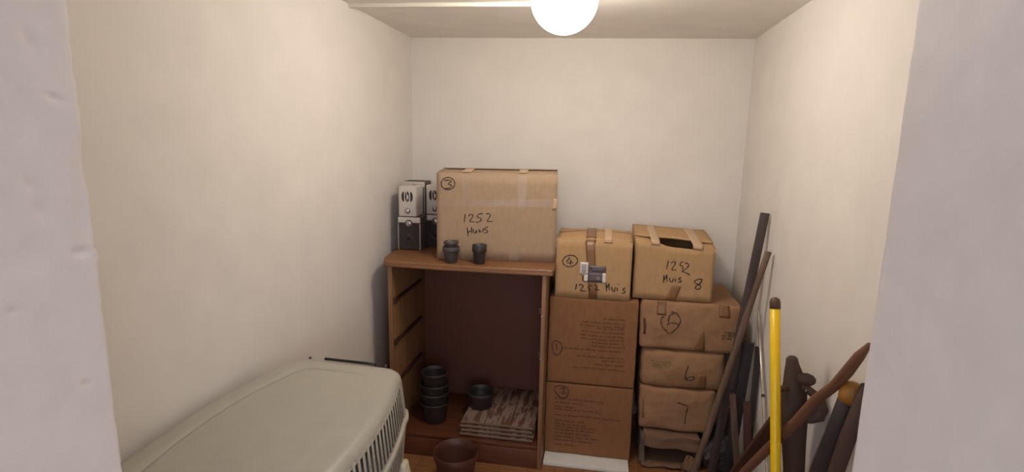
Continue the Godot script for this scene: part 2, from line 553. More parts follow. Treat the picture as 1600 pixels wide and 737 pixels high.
func build_room() -> void:
	var T := 0.12
	var fl := slab_struct("floor", Vector3(-2.3, -0.15, -3.0), Vector3(2.3, -0.012, 1.45), M.floor_under, "orange brown laminate floor of the store room")
	# laminate boards, laid along the room
	var wdt := 0.128
	var ix := 0
	var x := LEFT_X
	while x < RIGHT_X - 0.01:
		var x1 := minf(x + wdt - 0.0012, RIGHT_X)
		var z := DOOR_IN + 0.25 - fmod(ix * 0.47, 0.9)
		var z_hi := 1.3
		# first piece of each row reaches through the doorway into the hall
		while true:
			var z_lo := maxf(z, BACK_Z)
			var st := mb(true)
			rbox(st, Vector3(x1 - x, 0.012, z_hi - z_lo - 0.0012), 0.0012, Transform3D(Basis.IDENTITY, Vector3((x + x1) / 2, -0.006, (z_hi + z_lo) / 2)))
			obj("plank", done(st), M.plank if (ix + int(z * 7.0)) % 2 == 0 else M.plank_pale, fl)
			if z_lo <= BACK_Z:
				break
			z_hi = z_lo
			z -= 1.2
		x += wdt
		ix += 1
	slab_struct("wall_left", Vector3(LEFT_X - T, 0, BACK_Z - T), Vector3(LEFT_X, 2.45, DOOR_IN), M.wall, "plain cream left wall of the store room")
	slab_struct("wall_right", Vector3(RIGHT_X, 0, BACK_Z - T), Vector3(RIGHT_X + T, 2.45, DOOR_IN), M.wall, "plain cream right wall behind the leaning poles")
	slab_struct("wall_back", Vector3(LEFT_X - T, 0, BACK_Z - T), Vector3(RIGHT_X + T, 2.45, BACK_Z), M.wall, "plain cream back wall behind the cartons")
	var cst := mb()
	# the ceiling falls a little towards the right wall
	var cl := 2.033 + 0.0015
	var cr := 2.007 - 0.0015
	var a := LEFT_X - T
	var b := RIGHT_X + T
	for s in [0.0]:
		var p := [Vector3(a, cl, BACK_Z - T), Vector3(b, cr, BACK_Z - T), Vector3(b, cr, DOOR_IN), Vector3(a, cl, DOOR_IN)]
		quad(cst, p[3], p[2], p[1], p[0])
		var up := Vector3(0, 0.12, 0)
		quad(cst, p[0] + up, p[1] + up, p[2] + up, p[3] + up)
		for i in 4:
			quad(cst, p[i], p[(i + 1) % 4], p[(i + 1) % 4] + up, p[i] + up)
	struct("ceiling", done(cst), M.ceiling, "low white ceiling of the store room")
	var wf := Node3D.new()
	wf.name = "wall_front"
	add_child(wf)
	wf.set_meta("kind", "structure")
	wf.set_meta("label", "pale plastered wall around the doorway")
	wf.set_meta("category", "room")
	obj("jamb", jamb(-1.0), M.jamb, wf, "dented plaster door jamb with a chipped edge")
	obj("jamb", jamb(1.0), M.jamb, wf, "smooth plaster door jamb")
	var ls := mb()
	bx(ls, Vector3(DOOR_L - 0.02, 2.0, DOOR_IN), Vector3(DOOR_R + 0.02, 2.45, DOOR_OUT))
	obj("lintel", done(ls), M.jamb, wf)
	# the hall behind the photographer, with the window that lights the jambs
	slab_struct("wall_hall_left", Vector3(-2.3, 0, DOOR_OUT - 0.05), Vector3(-2.2, 2.45, 1.4), M.wall, "pale hall wall on the left")
	slab_struct("wall_hall_right", Vector3(2.2, 0, DOOR_OUT - 0.05), Vector3(2.3, 2.45, 1.4), M.wall, "pale hall wall on the right")
	slab_struct("ceiling_hall", Vector3(-2.3, 2.45, -3.0), Vector3(2.3, 2.55, 1.4), M.ceiling, "white hall ceiling")
	var ws := mb()
	var W0 := Vector2(-1.6, 0.6)
	var W1 := Vector2(1.6, 2.2)
	bx(ws, Vector3(-2.3, 0, 1.3), Vector3(W0.x, 2.45, 1.4))
	bx(ws, Vector3(W1.x, 0, 1.3), Vector3(2.3, 2.45, 1.4))
	bx(ws, Vector3(W0.x, 0, 1.3), Vector3(W1.x, W0.y, 1.4))
	bx(ws, Vector3(W0.x, W1.y, 1.3), Vector3(W1.x, 2.45, 1.4))
	struct("wall_hall_rear", done(ws), M.wall, "pale hall wall with the window")
	var win := Node3D.new()
	win.name = "window_1"
	win.position = Vector3(0, 0.6, 1.35)
	add_child(win)
	win.set_meta("kind", "structure")
	win.set_meta("label", "white framed hall window")
	win.set_meta("category", "room")
	var fs := mb()
	bx(fs, Vector3(-1.6, 0, -0.03), Vector3(-1.55, 1.6, 0.03))
	bx(fs, Vector3(1.55, 0, -0.03), Vector3(1.6, 1.6, 0.03))
	bx(fs, Vector3(-1.55, 0, -0.03), Vector3(1.55, 0.05, 0.03))
	bx(fs, Vector3(-1.55, 1.55, -0.03), Vector3(1.55, 1.6, 0.03))
	bx(fs, Vector3(-0.025, 0.05, -0.03), Vector3(0.025, 1.55, 0.03))
	obj("window_frame", done(fs), M.trunking, win)
	for s in [-1.0, 1.0]:
		var ps := mb()
		bx(ps, Vector3(minf(s * 1.55, s * 0.025), 0.05, -0.003), Vector3(maxf(s * 1.55, s * 0.025), 1.55, 0.003))
		obj("pane", done(ps), M.pane, win)

func build_lamp() -> void:
	var t := thing("ceiling_lamp", "glowing round white glass lamp hanging close to the ceiling", "lamp", LAMP_AT)
	var st := mb(true)
	lathe(st, [Vector2(0, 0.002), Vector2(0.086, 0.002), Vector2(0.088, -0.002), Vector2(0.088, -0.010), Vector2(0.084, -0.013), Vector2(0, -0.013)], 36)
	obj("holder", done(st), M.trunking, t)
	var prof := []
	for i in 25:
		var a := lerpf(0.924, PI, i / 24.0)
		prof.append(Vector2(0.107 * sin(a), -0.0765 + 0.107 * cos(a)))
	prof[24] = Vector2(0, -0.1835)
	st = mb(true)
	lathe(st, prof, 48)
	obj("shade", done(st), M.glow, t, "glowing opal glass globe")
	var l := OmniLight3D.new()
	l.name = "lamp_light"
	l.position = Vector3(0, -0.0765, 0)
	l.light_color = Color(1.0, 0.955, 0.905)
	l.light_energy = LAMP_ENERGY
	l.light_size = 0.09
	l.omni_range = 8.0
	l.omni_attenuation = 2.0
	l.shadow_enabled = true
	t.add_child(l)
	# surface cable trunking from the left wall to the lamp
	var tr := thing("cable_trunking", "thin white cable trunking across the ceiling to the lamp", "trunking", Vector3((LEFT_X - 0.17) / 2, 2.008, -2.165))
	var half := (-0.17 - LEFT_X) / 2
	st = mb(true)
	rbox(st, Vector3(half * 2, 0.017, 0.026), 0.003, Transform3D(Basis(Vector3(0, 0, 1), -0.0152), Vector3(0, 0.013, 0)))
	obj("cover", done(st), M.trunking, tr)

# ------------------------------------------------------------------ chest of drawers without its drawers
# flat board with a bevelled edge: outline in x, z (clockwise seen from above)
func board(poly: Array, y0: float, y1: float, bev: float) -> SurfaceTool:
	var st := mb()
	var n := poly.size()
	var c := Vector2.ZERO
	for p in poly:
		c += p / n
	var ins := []
	for i in n:
		var p: Vector2 = poly[i]
		var d0: Vector2 = (p - poly[(i + n - 1) % n]).normalized()
		var d1: Vector2 = (poly[(i + 1) % n] - p).normalized()
		var nn: Vector2 = (Vector2(-d0.y, d0.x) + Vector2(-d1.y, d1.x)).normalized()
		if nn.dot(c - p) < 0.0:
			nn = -nn
		ins.append(p + nn * bev)
	var rings := [[ins, y0], [poly, y0 + bev], [poly, y1 - bev], [ins, y1]]
	for k in 3:
		for i in n:
			var j := (i + 1) % n
			var a: Vector2 = rings[k][0][i]
			var b: Vector2 = rings[k][0][j]
			var p: Vector2 = rings[k + 1][0][i]
			var q: Vector2 = rings[k + 1][0][j]
			quad(st, Vector3(a.x, rings[k][1], a.y), Vector3(p.x, rings[k + 1][1], p.y), Vector3(q.x, rings[k + 1][1], q.y), Vector3(b.x, rings[k][1], b.y))
	for i in n:
		var j := (i + 1) % n
		tri(st, Vector3(c.x, y1, c.y), Vector3(ins[j].x, y1, ins[j].y), Vector3(ins[i].x, y1, ins[i].y))
		tri(st, Vector3(c.x, y0, c.y), Vector3(ins[i].x, y0, ins[i].y), Vector3(ins[j].x, y0, ins[j].y))
	return done(st)

func build_cabinet() -> void:
	var O := Vector3(-0.585, 0, -2.48)
	var t := thing("chest_of_drawers", "wooden chest of drawers with all its drawers taken out", "cabinet", O)
	var f := -2.25 - O.z      # front of the sides
	var bk := -2.72 - O.z     # back
	var poly := [Vector2(-0.995 - O.x, -2.74 - O.z), Vector2(-0.19 - O.x, -2.74 - O.z), Vector2(-0.19 - O.x, f + 0.006), Vector2(-0.195 - O.x, f + 0.013),
		Vector2(-0.5 - O.x, f + 0.024), Vector2(-0.7 - O.x, f + 0.024), Vector2(-0.94 - O.x, f + 0.013), Vector2(-0.962 - O.x, f), Vector2(-0.985 - O.x, f - 0.06), Vector2(-0.995 - O.x, f - 0.14)]
	obj("top_board", board(poly, 0.928, 0.955, 0.004), M.pine_top, t)
	for s in [[-0.945, -0.925], [-0.237, -0.218]]:
		obj("side_panel", rb(Vector3(s[1] - s[0], 0.928, f - bk), 0.0015, Vector3((s[0] + s[1]) / 2 - O.x, 0.464, (f + bk) / 2)), M.pine, t)
	obj("back_panel", rb(Vector3(0.688, 0.82, 0.006), 0.001, Vector3(-0.581 - O.x, 0.518, bk + 0.01)), M.back_board, t, "dark brown hardboard back")
	obj("base_board", rb(Vector3(0.688, 0.018, f - bk - 0.01), 0.0015, Vector3(-0.581 - O.x, 0.101, (f + bk) / 2 - 0.004)), M.plinth, t)
	obj("plinth", rb(Vector3(0.688, 0.090, 0.018), 0.0015, Vector3(-0.581 - O.x, 0.046, f - 0.014)), M.plinth, t, "dark red-brown plinth")
	for side in [[-0.9185, 1.0], [-0.2435, -1.0]]:
		for y in [0.765, 0.563, 0.36]:
			var st := mb(true)
			rbox(st, Vector3(0.013, 0.016, 0.36), 0.003, Transform3D(Basis.IDENTITY, Vector3(side[0] - O.x, y, f - 0.2)))
			rbox(st, Vector3(0.013, 0.028, 0.022), 0.003, Transform3D(Basis.IDENTITY, Vector3(side[0] - O.x, y - 0.004, f - 0.018)))
			obj("drawer_runner", done(st), M.runner, t, "dark drawer runner")
	for y in [0.74, 0.545]:
		var st := mb(true)
		lathe(st, [Vector2(0, 0.003), Vector2(0.002, 0.0025), Vector2(0.0035, 0), Vector2(0, 0)], 10, Transform3D(Basis(Vector3(1, 0, 0), PI / 2), Vector3(-0.2345 - O.x, y, f + 0.0005)))
		obj("screw", done(st), M.screw, t)

# ------------------------------------------------------------------ cartons
func dented(w: float, h: float, d: float, amp: float, bulge: float, sag: float, k: float) -> Callable:
	return func(p: Vector3) -> Vector3:
		var u := p.x / w
		var v := clampf(p.y / h, 0.0, 1.0)
		var q := p * 260.0 + Vector3.ONE * k * 137.0
		var o := Vector3(wob.get_noise_3dv(q), wob.get_noise_3dv(q + Vector3(500, 0, 0)) * minf(v * 3.0, 1.0), wob.get_noise_3dv(q + Vector3(0, 500, 0))) * amp
		o.z += amp * 0.35 * (0.4 - absf(wob.get_noise_3dv(p * 520.0 + Vector3.ONE * k * 41.0))) * signf(p.z)
		var belly := maxf(0.0, cos(u * PI)) * sin(v * PI)
		o.z += bulge * belly * signf(p.z) * clampf(absf(p.z) / d * 2.0, 0.0, 1.0)
		o.x += bulge * 0.6 * sin(v * PI) * signf(p.x) * clampf(absf(u) * 2.0 - 0.6, 0.0, 1.0)
		o.y -= sag * maxf(0.0, cos(u * PI)) * v * v
		var r := p + o
		r.y = clampf(r.y, 0.0, h - 0.001)
		return r

func closed_carton(label: String, at: Vector3, turn: float, size: Vector3, m: Material, mv: Callable, r: float) -> Node3D:
	var t := thing("cardboard_box", label, "box", at, turn, "numbered cardboard cartons")
	var st := mb(true)
	var off := Vector3(0, size.y / 2, 0)
	rbox(st, size, r, Transform3D.IDENTITY, Vector3i(30, 20, 14), func(p: Vector3) -> Vector3: return mv.call(p + off))
	obj("body", done(st), m, t)
	return t

func print_part(t: Node3D, st: SurfaceTool, m: Material, label: String) -> void:
	obj("printed_text", done(st), m, t, label).set_meta("kind", "stuff")

func write(t: Node3D, strokes: Array, w: float, fz: float, pen: float, mv = null) -> void:
	var st := mb(true)
	ink(st, strokes, w, fz, pen, mv)
	obj("handwriting", done(st), M.ink, t, "black marker handwriting")

func V(x: float, y: float) -> Vector2:
	return Vector2(x, y)

func open_carton(label: String, at: Vector3, turn: float, w: float, d: float, front: Callable, back: Callable, m: Material) -> Node3D:
	# front(s) and back(s): height of the upper edge, s from left to right
	var t := thing("cardboard_box", label, "box", at, turn, "numbered cardboard cartons")
	var th := 0.006
	var st := mb(true)
	sheet(st, 24, 8, th, func(s: float, v: float) -> Vector3: return Vector3((s - 0.5) * w, front.call(s) * v, d / 2 - th / 2))
	sheet(st, 12, 4, th, func(s: float, v: float) -> Vector3: return Vector3((0.5 - s) * w, back.call(1.0 - s) * v, -d / 2 + th / 2))
	for sd in [-1.0, 1.0]:
		sheet(st, 10, 4, th, func(s: float, v: float) -> Vector3:
			var e := 0.0 if sd < 0.0 else 1.0
			var q := s if sd < 0.0 else 1.0 - s
			return Vector3(sd * (w / 2 - th / 2), lerpf(back.call(e), front.call(e), q) * v, lerpf(-d / 2 + th, d / 2 - th, q)))
	sheet(st, 2, 2, th, func(s: float, v: float) -> Vector3: return Vector3((s - 0.5) * (w - th), th / 2, (0.5 - v) * (d - th)))
	obj("body", done(st), m, t)
	return t

func build_cartons() -> void:
	# --- white board under the lower carton
	var wb := thing("white_board", "thin white board on the floor under the cartons", "board", Vector3(-0.015, 0, -2.5))
	obj("panel", rb(Vector3(0.395, 0.018, 0.41), 0.002, Vector3(0, 0.009, 0)), M.white_board, wb)
	# --- carton 2 and carton 1, brown, with printed rows of text
	var mv := dented(0.4, 0.36, 0.4, 0.004, 0.004, 0.0, 1)
	var c := closed_carton("brown carton with a circled 2, lowest of its stack", Vector3(-0.014, 0.018, -2.58), 0, Vector3(0.404, 0.362, 0.4), M.card_brown, mv, 0.006)
	write(c, INK_TWO, 0.404, 0.2, 0.0042, mv)
	var st := mb()
	print_rows(st, INK_ROWS2, 0.404, 0.2, 0.0105, mv)
	print_part(c, st, M.print_brown, "rows of small brown print")
	mv = dented(0.4, 0.42, 0.4, 0.004, 0.003, 0.0, 2)
	c = closed_carton("brown carton with a looped 1, upper of the brown pair", Vector3(-0.012, 0.382, -2.58), 0, Vector3(0.402, 0.416, 0.4), M.card_brown, mv, 0.006)
	write(c, INK_ONE, 0.402, 0.2, 0.0036, mv)
	st = mb()
	print_rows(st, INK_ROWS1, 0.402, 0.2, 0.0105, mv)
	print_part(c, st, M.print_brown, "rows of small brown print")
	# --- the heap at the right: crushed carton, 7, 6, 5
	build_crushed()
	mv = dented(0.33, 0.215, 0.36, 0.011, 0.010, 0.004, 3)
	c = closed_carton("sagging carton marked 7 under the carton marked 6", Vector3(0.39, 0.178, -2.585), 0, Vector3(0.335, 0.212, 0.36), M.card_old, mv, 0.018)
	write(c, INK_SEVEN, 0.335, 0.18, 0.0045, mv)
	obj("print_mark", patch([V(0.012, 0.06), V(0.022, 0.06), V(0.022, 0.16), V(0.014, 0.16)], 0.335, 0.18, 0.0008, mv), M.tape_brown, c)
	mv = dented(0.37, 0.19, 0.36, 0.013, 0.016, 0.005, 4)
	c = closed_carton("sagging carton marked 6 between those marked 5 and 7", Vector3(0.4, 0.391, -2.585), 0.01, Vector3(0.37, 0.186, 0.36), M.card_old, mv, 0.026)
	write(c, INK_SIX, 0.37, 0.18, 0.0045, mv)
	st = mb()
	print_rows(st, [[0.04, 0.125, 0.13, 0.125], [0.045, 0.112, 0.146, 0.112], [0.05, 0.1, 0.13, 0.1]], 0.37, 0.18, 0.011, mv)
	print_part(c, st, M.green_print, "faded green print")
	obj("tape", patch([V(0.25, 0.01), V(0.291, 0.01), V(0.285, 0.086), V(0.255, 0.086)], 0.37, 0.18, 0.0008, mv), M.tape_brown, c)
	mv = dented(0.43, 0.225, 0.4, 0.012, 0.011, 0.0, 5)
	c = closed_carton("creased carton with a heart-shaped 5 and brown tape", Vector3(0.421, 0.5775, -2.6), -0.01, Vector3(0.43, 0.2265, 0.4), M.card_old, mv, 0.018)
	write(c, INK_FIVE, 0.43, 0.2, 0.0045, mv)
	obj("tape", patch([V(0.07, 0.167), V(0.111, 0.169), V(0.108, 0.225), V(0.064, 0.225)], 0.43, 0.2, 0.0008, mv), M.tape_brown, c)
	obj("tape", patch([V(0.335, 0.172), V(0.376, 0.174), V(0.372, 0.225), V(0.328, 0.225)], 0.43, 0.2, 0.0008, mv), M.tape_brown, c)
	obj("tape", patch([V(0.24, 0.006), V(0.285, 0.008), V(0.270, 0.105), V(0.258, 0.105)], 0.43, 0.2, 0.0008, mv), M.tape_brown, c)
	obj("print_bar", patch([V(0.015, 0.066), V(0.025, 0.066), V(0.025, 0.148), V(0.015, 0.148)], 0.43, 0.2, 0.0008, mv), M.ink_soft, c, "dark printed bar")
	st = mb()
	print_rows(st, [[0.36, 0.098, 0.414, 0.098], [0.35, 0.083, 0.41, 0.083], [0.352, 0.068, 0.4, 0.068]], 0.43, 0.2, 0.012, mv)
	print_part(c, st, M.print_brown, "smudged dark stamp")
	# --- carton 8
	var w := 0.345
	var d := 0.30
	var fr := func(s: float) -> float:
		return lerpf(0.266, 0.244, s) - 0.014 * smoothstep(0.25, 0.45, s) * (1.0 - smoothstep(0.72, 0.85, s))
	var bk := func(s: float) -> float: return lerpf(0.289, 0.274, s)
	c = open_carton("tan carton marked 8 with a gap in its taped lid", Vector3(0.3325, 0.806, -2.57), 0, w, d, fr, bk, M.card_tan)
	for q in [[0, 4], [4, 11], [11, 12]]:
		write(c, INK_EIGHT.slice(q[0], q[1]), w, d / 2, 0.0044)
	var lid := func(s: float, v: float) -> Vector3:     # v 0 at the back, 1 at the front wall
		return Vector3((s - 0.5) * w, lerpf(bk.call(s), lerpf(0.268, 0.246, s), v) + 0.004 * sin(v * PI), lerpf(-d / 2, d / 2, v))
	st = mb(true)
	sheet(st, 16, 6, 0.005, func(s: float, v: float) -> Vector3: return lid.call(s, v * (0.77 + 0.02 * sin(s * 9.0))) + Vector3(0, 0.003, 0))
	obj("flap", done(st), M.card_tan, c)
	st = mb(true)
	sheet(st, 6, 8, 0.005, func(s: float, v: float) -> Vector3: return lid.call(s * (0.34 - 0.1 * v), v * 0.99) - Vector3(0, 0.004 + 0.006 * s, 0))
	obj("flap", done(st), M.card_tan, c)
	st = mb(true)
	sheet(st, 6, 8, 0.005, func(s: float, v: float) -> Vector3: return lid.call(1.0 - s * 0.24, v * 0.99) - Vector3(0, 0.004 + 0.006 * s, 0))
	obj("flap", done(st), M.card_tan, c)
	for q in [[0.18, 0.29], [0.70, 0.83]]:
		st = mb(true)
		sheet(st, 4, 16, 0.0008, func(s: float, v: float) -> Vector3:
			var ss: float = lerpf(q[0], q[1], s) + 0.02 * v
			if v < 0.85:
				return lid.call(ss, v / 0.85) + Vector3(0, 0.0068, 0)
			return lid.call(ss, 1.0) + Vector3(0, 0.0068 - (v - 0.85) / 0.15 * 0.022, 0.0015))
		obj("tape", done(st), M.tape_buff, c, "pale buff tape")
	obj("tape", patch([V(0.148, 0.003), V(0.192, 0.003), V(0.21, 0.067), V(0.172, 0.069)], w, d / 2, 0.001), M.tape_brown, c)
	# --- carton 4
	w = 0.337
	d = 0.28
	fr = func(s: float) -> float: return 0.266 + 0.008 * sin(s * PI)
	bk = func(s: float) -> float: return 0.272
	c = open_carton("tan carton with a circled 4 and a printed label", Vector3(-0.0215, 0.799, -2.52), 0, w, d, fr, bk, M.card_tan)
	for q in [[0, 3], [3, 7], [7, 14], [14, 15]]:
		write(c, INK_FOUR.slice(q[0], q[1]), w, d / 2 + (0.0016 if q[0] == 3 else 0.0), 0.0044)
	var roof := func(s: float, v: float) -> Vector3:    # v 0 at the front edge, 1 at the back edge
		return Vector3((s - 0.5) * w, lerpf(fr.call(s), bk.call(s), v) + 0.018 * sin(v * PI) * (0.4 + 0.6 * sin(s * 2.6)), lerpf(d / 2, -d / 2, v))
	st = mb(true)
	sheet(st, 14, 6, 0.005, func(s: float, v: float) -> Vector3: return roof.call(s, v * 0.49))
	obj("flap", done(st), M.card_tan, c)
	st = mb(true)
	sheet(st, 14, 6, 0.005, func(s: float, v: float) -> Vector3: return roof.call(s, 1.0 - v * 0.5) + Vector3(0, 0.004 * v, 0))
	obj("flap", done(st), M.card_tan, c)
	for q in [[0.39, 0.52, M.tape_brown], [0.625, 0.735, M.tape_buff]]:
		st = mb(true)
		sheet(st, 4, 14, 0.0008, func(s: float, v: float) -> Vector3:
			var ss: float = lerpf(q[0], q[1], s)
			if v < 0.12:
				return roof.call(ss, 0.0) + Vector3(0, 0.0036 - (0.12 - v) / 0.12 * 0.016, 0.0008)
			return roof.call(ss, (v - 0.12) / 0.88) + Vector3(0, 0.0075, 0))
		obj("tape", done(st), q[2], c)
	obj("tape", patch([V(0.155, 0.002), V(0.194, 0.002), V(0.17, 0.268), V(0.128, 0.266)], w, d / 2, 0.001), M.tape_brown, c, "brown packing tape")
	var lab := obj("product_label", patch([V(0.144, 0.079), V(0.226, 0.079), V(0.226, 0.155), V(0.144, 0.155)], w, d / 2, 0.0018), M.label_grey, c, "grey printed label")
	obj("label_strip", patch([V(0.11, 0.112), V(0.146, 0.112), V(0.146, 0.169), V(0.11, 0.169)], w, d / 2, 0.0026), M.label_white, lab, "white barcode sticker")
	obj("label_strip", patch([V(0.13, 0.081), V(0.146, 0.081), V(0.146, 0.112), V(0.13, 0.112)], w, d / 2, 0.0026), M.label_white, lab)
	obj("label_strip", patch([V(0.211, 0.078), V(0.226, 0.078), V(0.226, 0.123), V(0.211, 0.123)], w, d / 2, 0.0026), M.label_white, lab)
	st = mb()
	var bars := []
	for i in 9:
		bars.append([0.117, 0.12 + i * 0.0045, 0.138, 0.12 + i * 0.0045])
	for r in bars:
		var hh := rng.randf_range(0.0012, 0.003)
		quad(st, Vector3(r[0] - w / 2, r[1] + hh, d / 2 + 0.0042), Vector3(r[2] - w / 2, r[1] + hh, d / 2 + 0.0042), Vector3(r[2] - w / 2, r[1], d / 2 + 0.0042), Vector3(r[0] - w / 2, r[1], d / 2 + 0.0042))
	obj("barcode", done(st), M.label_grey, lab)
	st = mb(true)
	ink(st, [[0.155, 0.143, 0.168, 0.145], [0.165, 0.128, 0.18, 0.132, 0.2, 0.128, 0.212, 0.13]], w, d / 2 + 0.003, 0.005)
	obj("picture_mark", done(st), M.black, lab)
	st = mb(true)
	ink(st, [[0.152, 0.118, 0.205, 0.118], [0.186, 0.10, 0.192, 0.092, 0.2, 0.098, 0.194, 0.106, 0.186, 0.1]], w, d / 2 + 0.003, 0.004)
	obj("picture_mark", done(st), M.label_mid, lab)
	# --- carton 3, large, on the chest
	w = 0.545
	d = 0.32
	var ang := deg_to_rad(5.6)
	fr = func(s: float) -> float: return 0.393 + 0.006 * s
	bk = func(s: float) -> float: return 0.393
	var mid := Vector3(-0.737, 0.956, -2.335) + Vector3(cos(ang), 0, -sin(ang)) * w / 2 + Vector3(-sin(ang), 0, -cos(ang)) * d / 2
	c = open_carton("large pale carton with a circled 3 on the chest", mid, ang, w, d, fr, bk, M.card_pale)
	for q in [[0, 2], [2, 6], [6, 13]]:
		write(c, INK_THREE.slice(q[0], q[1]), w, d / 2, 0.0042)
	roof = func(s: float, v: float) -> Vector3:
		return Vector3((s - 0.5) * w, lerpf(fr.call(s), bk.call(s), v) + 0.008 * sin(v * PI), lerpf(d / 2, -d / 2, v))
	st = mb(true)
	sheet(st, 14, 6, 0.005, func(s: float, v: float) -> Vector3: return roof.call(s, v * 0.495))
	obj("flap", done(st), M.card_pale, c)
	st = mb(true)
	sheet(st, 14, 6, 0.005, func(s: float, v: float) -> Vector3: return roof.call(s, 1.0 - v * 0.495) + Vector3(0, 0.008 * v, 0))
	obj("flap", done(st), M.card_pale, c)
	for q in [[0.205, 0.285], [0.675, 0.75]]:
		st = mb(true)
		sheet(st, 4, 14, 0.0008, func(s: float, v: float) -> Vector3:
			var ss: float = lerpf(q[0], q[1], s)
			return roof.call(ss, v * 0.8) + Vector3(0, 0.0065, 0))
		obj("tape", done(st), M.tape_buff, c)
	obj("tape", film([V(0.118, 0.262), V(0.158, 0.262), V(0.152, 0.392), V(0.112, 0.392)], w, d / 2, 0.0016), M.tape_clear, c, "clear packing tape")
	obj("tape", film([V(0.371, 0.24), V(0.405, 0.245), V(0.408, 0.394), V(0.368, 0.394)], w, d / 2, 0.0016), M.tape_clear, c, "clear packing tape")
	obj("tape", film([V(0.006, 0.245), V(0.54, 0.253), V(0.54, 0.29), V(0.006, 0.276)], w, d / 2, 0.0022), M.tape_clear, c, "clear packing tape")
	obj("tape", patch([V(0.524, 0.243), V(0.544, 0.246), V(0.544, 0.292), V(0.53, 0.292)], w, d / 2, 0.003), M.tape_buff, c)
	obj("tape", film([V(0.335, 0.006), V(0.372, 0.002), V(0.392, 0.06), V(0.33, 0.066)], w, d / 2, 0.002), M.tape_clear, c, "crumpled clear tape")

func build_crushed() -> void:
	# a crushed carton on its side, open towards the room, carrying the carton marked 7
	var t := thing("crushed_box", "crushed open carton on the floor under the carton marked 7", "box", Vector3(0.37, 0, -2.55))
	var rough := func(k: float) -> Callable:
		return func(p: Vector3) -> Vector3:
			var q := p * 520.0 + Vector3.ONE * k * 91.0
			return p + Vector3(wob.get_noise_3dv(q), 0.6 * wob.get_noise_3dv(q + Vector3(300, 0, 0)), wob.get_noise_3dv(q + Vector3(0, 300, 0))) * 0.016
	var bits := [["lid", Vector3(0.25, 0.066, 0.36), Vector3(0.005, 0.136, 0), M.paper], ["side", Vector3(0.03, 0.15, 0.34), Vector3(-0.12, 0.085, -0.005), M.paper_grey],
		["side", Vector3(0.035, 0.15, 0.34), Vector3(0.12, 0.085, -0.005), M.paper], ["base", Vector3(0.25, 0.016, 0.36), Vector3(0, 0.014, 0), M.paper], ["back", Vector3(0.25, 0.16, 0.02), Vector3(0, 0.09, -0.17), M.paper]]
	var k := 0.0
	for b in bits:
		k += 1.0
		var st := mb(true)
		var f: Callable = rough.call(k)
		var at: Vector3 = b[2]
		rbox(st, b[1], 0.008, Transform3D.IDENTITY, Vector3i(12, 6, 10), func(p: Vector3) -> Vector3:
			var r: Vector3 = f.call(p + at)
			return Vector3(r.x, clampf(r.y, 0.001, 0.176), r.z))
		obj(b[0], done(st), b[3], t)
	var bag := thing("plastic_bag", "crumpled dark grey plastic bag on the floor behind the leaning bars", "bag", Vector3(0.602, 0, -2.5))
	var bs := mb(true)
	rbox(bs, Vector3(0.15, 0.16, 0.24), 0.03, Transform3D.IDENTITY, Vector3i(14, 12, 14), func(p: Vector3) -> Vector3:
		var q := p * 420.0
		var r := p * (1.0 - 0.25 * maxf(p.y, 0.0) / 0.08) + Vector3(wob.get_noise_3dv(q), wob.get_noise_3dv(q + Vector3(400, 0, 0)), wob.get_noise_3dv(q + Vector3(0, 400, 0))) * 0.03
		r -= (p * 8.0).sign() * 0.012 * absf(wob.get_noise_3dv(q * 2.3))
		return Vector3(clampf(r.x, -0.085, 0.085), clampf(r.y + 0.082, 0.001, 0.165), r.z))
	obj("sheet", done(bs), M.bag, bag)
	# the straw bundle standing in front of it
	var s := thing("straw_bundle", "small tan straw bundle beside the crushed carton", "brush", Vector3(0.447, 0, -2.315))
	for i in 26:
		var st := mb(true)
		var a := i * 2.4
		var r := 0.024 * sqrt(i / 26.0)
		tube(st, [Vector3(cos(a) * r * 1.1, 0.001, sin(a) * r * 1.1), Vector3(cos(a) * r, 0.06, sin(a) * r), Vector3(cos(a) * r * 0.9 + 0.012, 0.095 + 0.02 * sin(i * 1.3), sin(a) * r * 0.9)], [0.0055, 0.006, 0.003], 6)
		obj("straw", done(st), M.straw, s)
	var st2 := mb(true)
	lathe(st2, [Vector2(0.0, 0.052), Vector2(0.032, 0.052), Vector2(0.034, 0.056), Vector2(0.034, 0.064), Vector2(0.032, 0.068), Vector2(0.0, 0.068)], 20)
	obj("binding", done(st2), M.cap_brown, s)

# ------------------------------------------------------------------ pet crate
const CRATE_C := Vector3(-0.772, 0, -1.08)

func crate_outline(inset: float, zs: Array) -> Array:
	# plan of the crate, local to its centre; the long sides bow outwards. Order: right side near to far, far end, left side far to near, near end.
	var far := -0.42 + inset
	var near := 0.40 - inset
	var hw := func(z: float) -> float: return 0.246 - 0.045 * pow(z / 0.34, 2.0) * (1.0 if z < 0.0 else 0.6) - inset
	var r := 0.078
	var o := []
	for z in zs:
		o.append(Vector2(hw.call(z), z * (far / -0.42 if z < 0.0 else near / 0.40)))
	var a: Vector2 = o[-1]
	var ze := far
	for i in range(1, 6):
		var t := PI / 2 * i / 5.0
		o.append(Vector2(a.x - r * 0.62 * (1.0 - cos(t)), a.y + (ze - a.y) * sin(t)))
	var n := o.size()
	var b: Vector2 = o[-1]
	for i in range(1, 8):
		o.append(Vector2(lerpf(b.x, -b.x, i / 8.0), ze))
	for i in range(n - 1, zs.size() - 1, -1):
		o.append(Vector2(-o[i].x, o[i].y))
	for i in range(zs.size() - 1, -1, -1):
		o.append(Vector2(-o[i].x, o[i].y))
	var c: Vector2 = o[0]
	for i in range(1, 8):
		o.append(Vector2(lerpf(-c.x, c.x, i / 8.0), c.y + 0.03 * sin(PI * i / 8.0)))
	return o

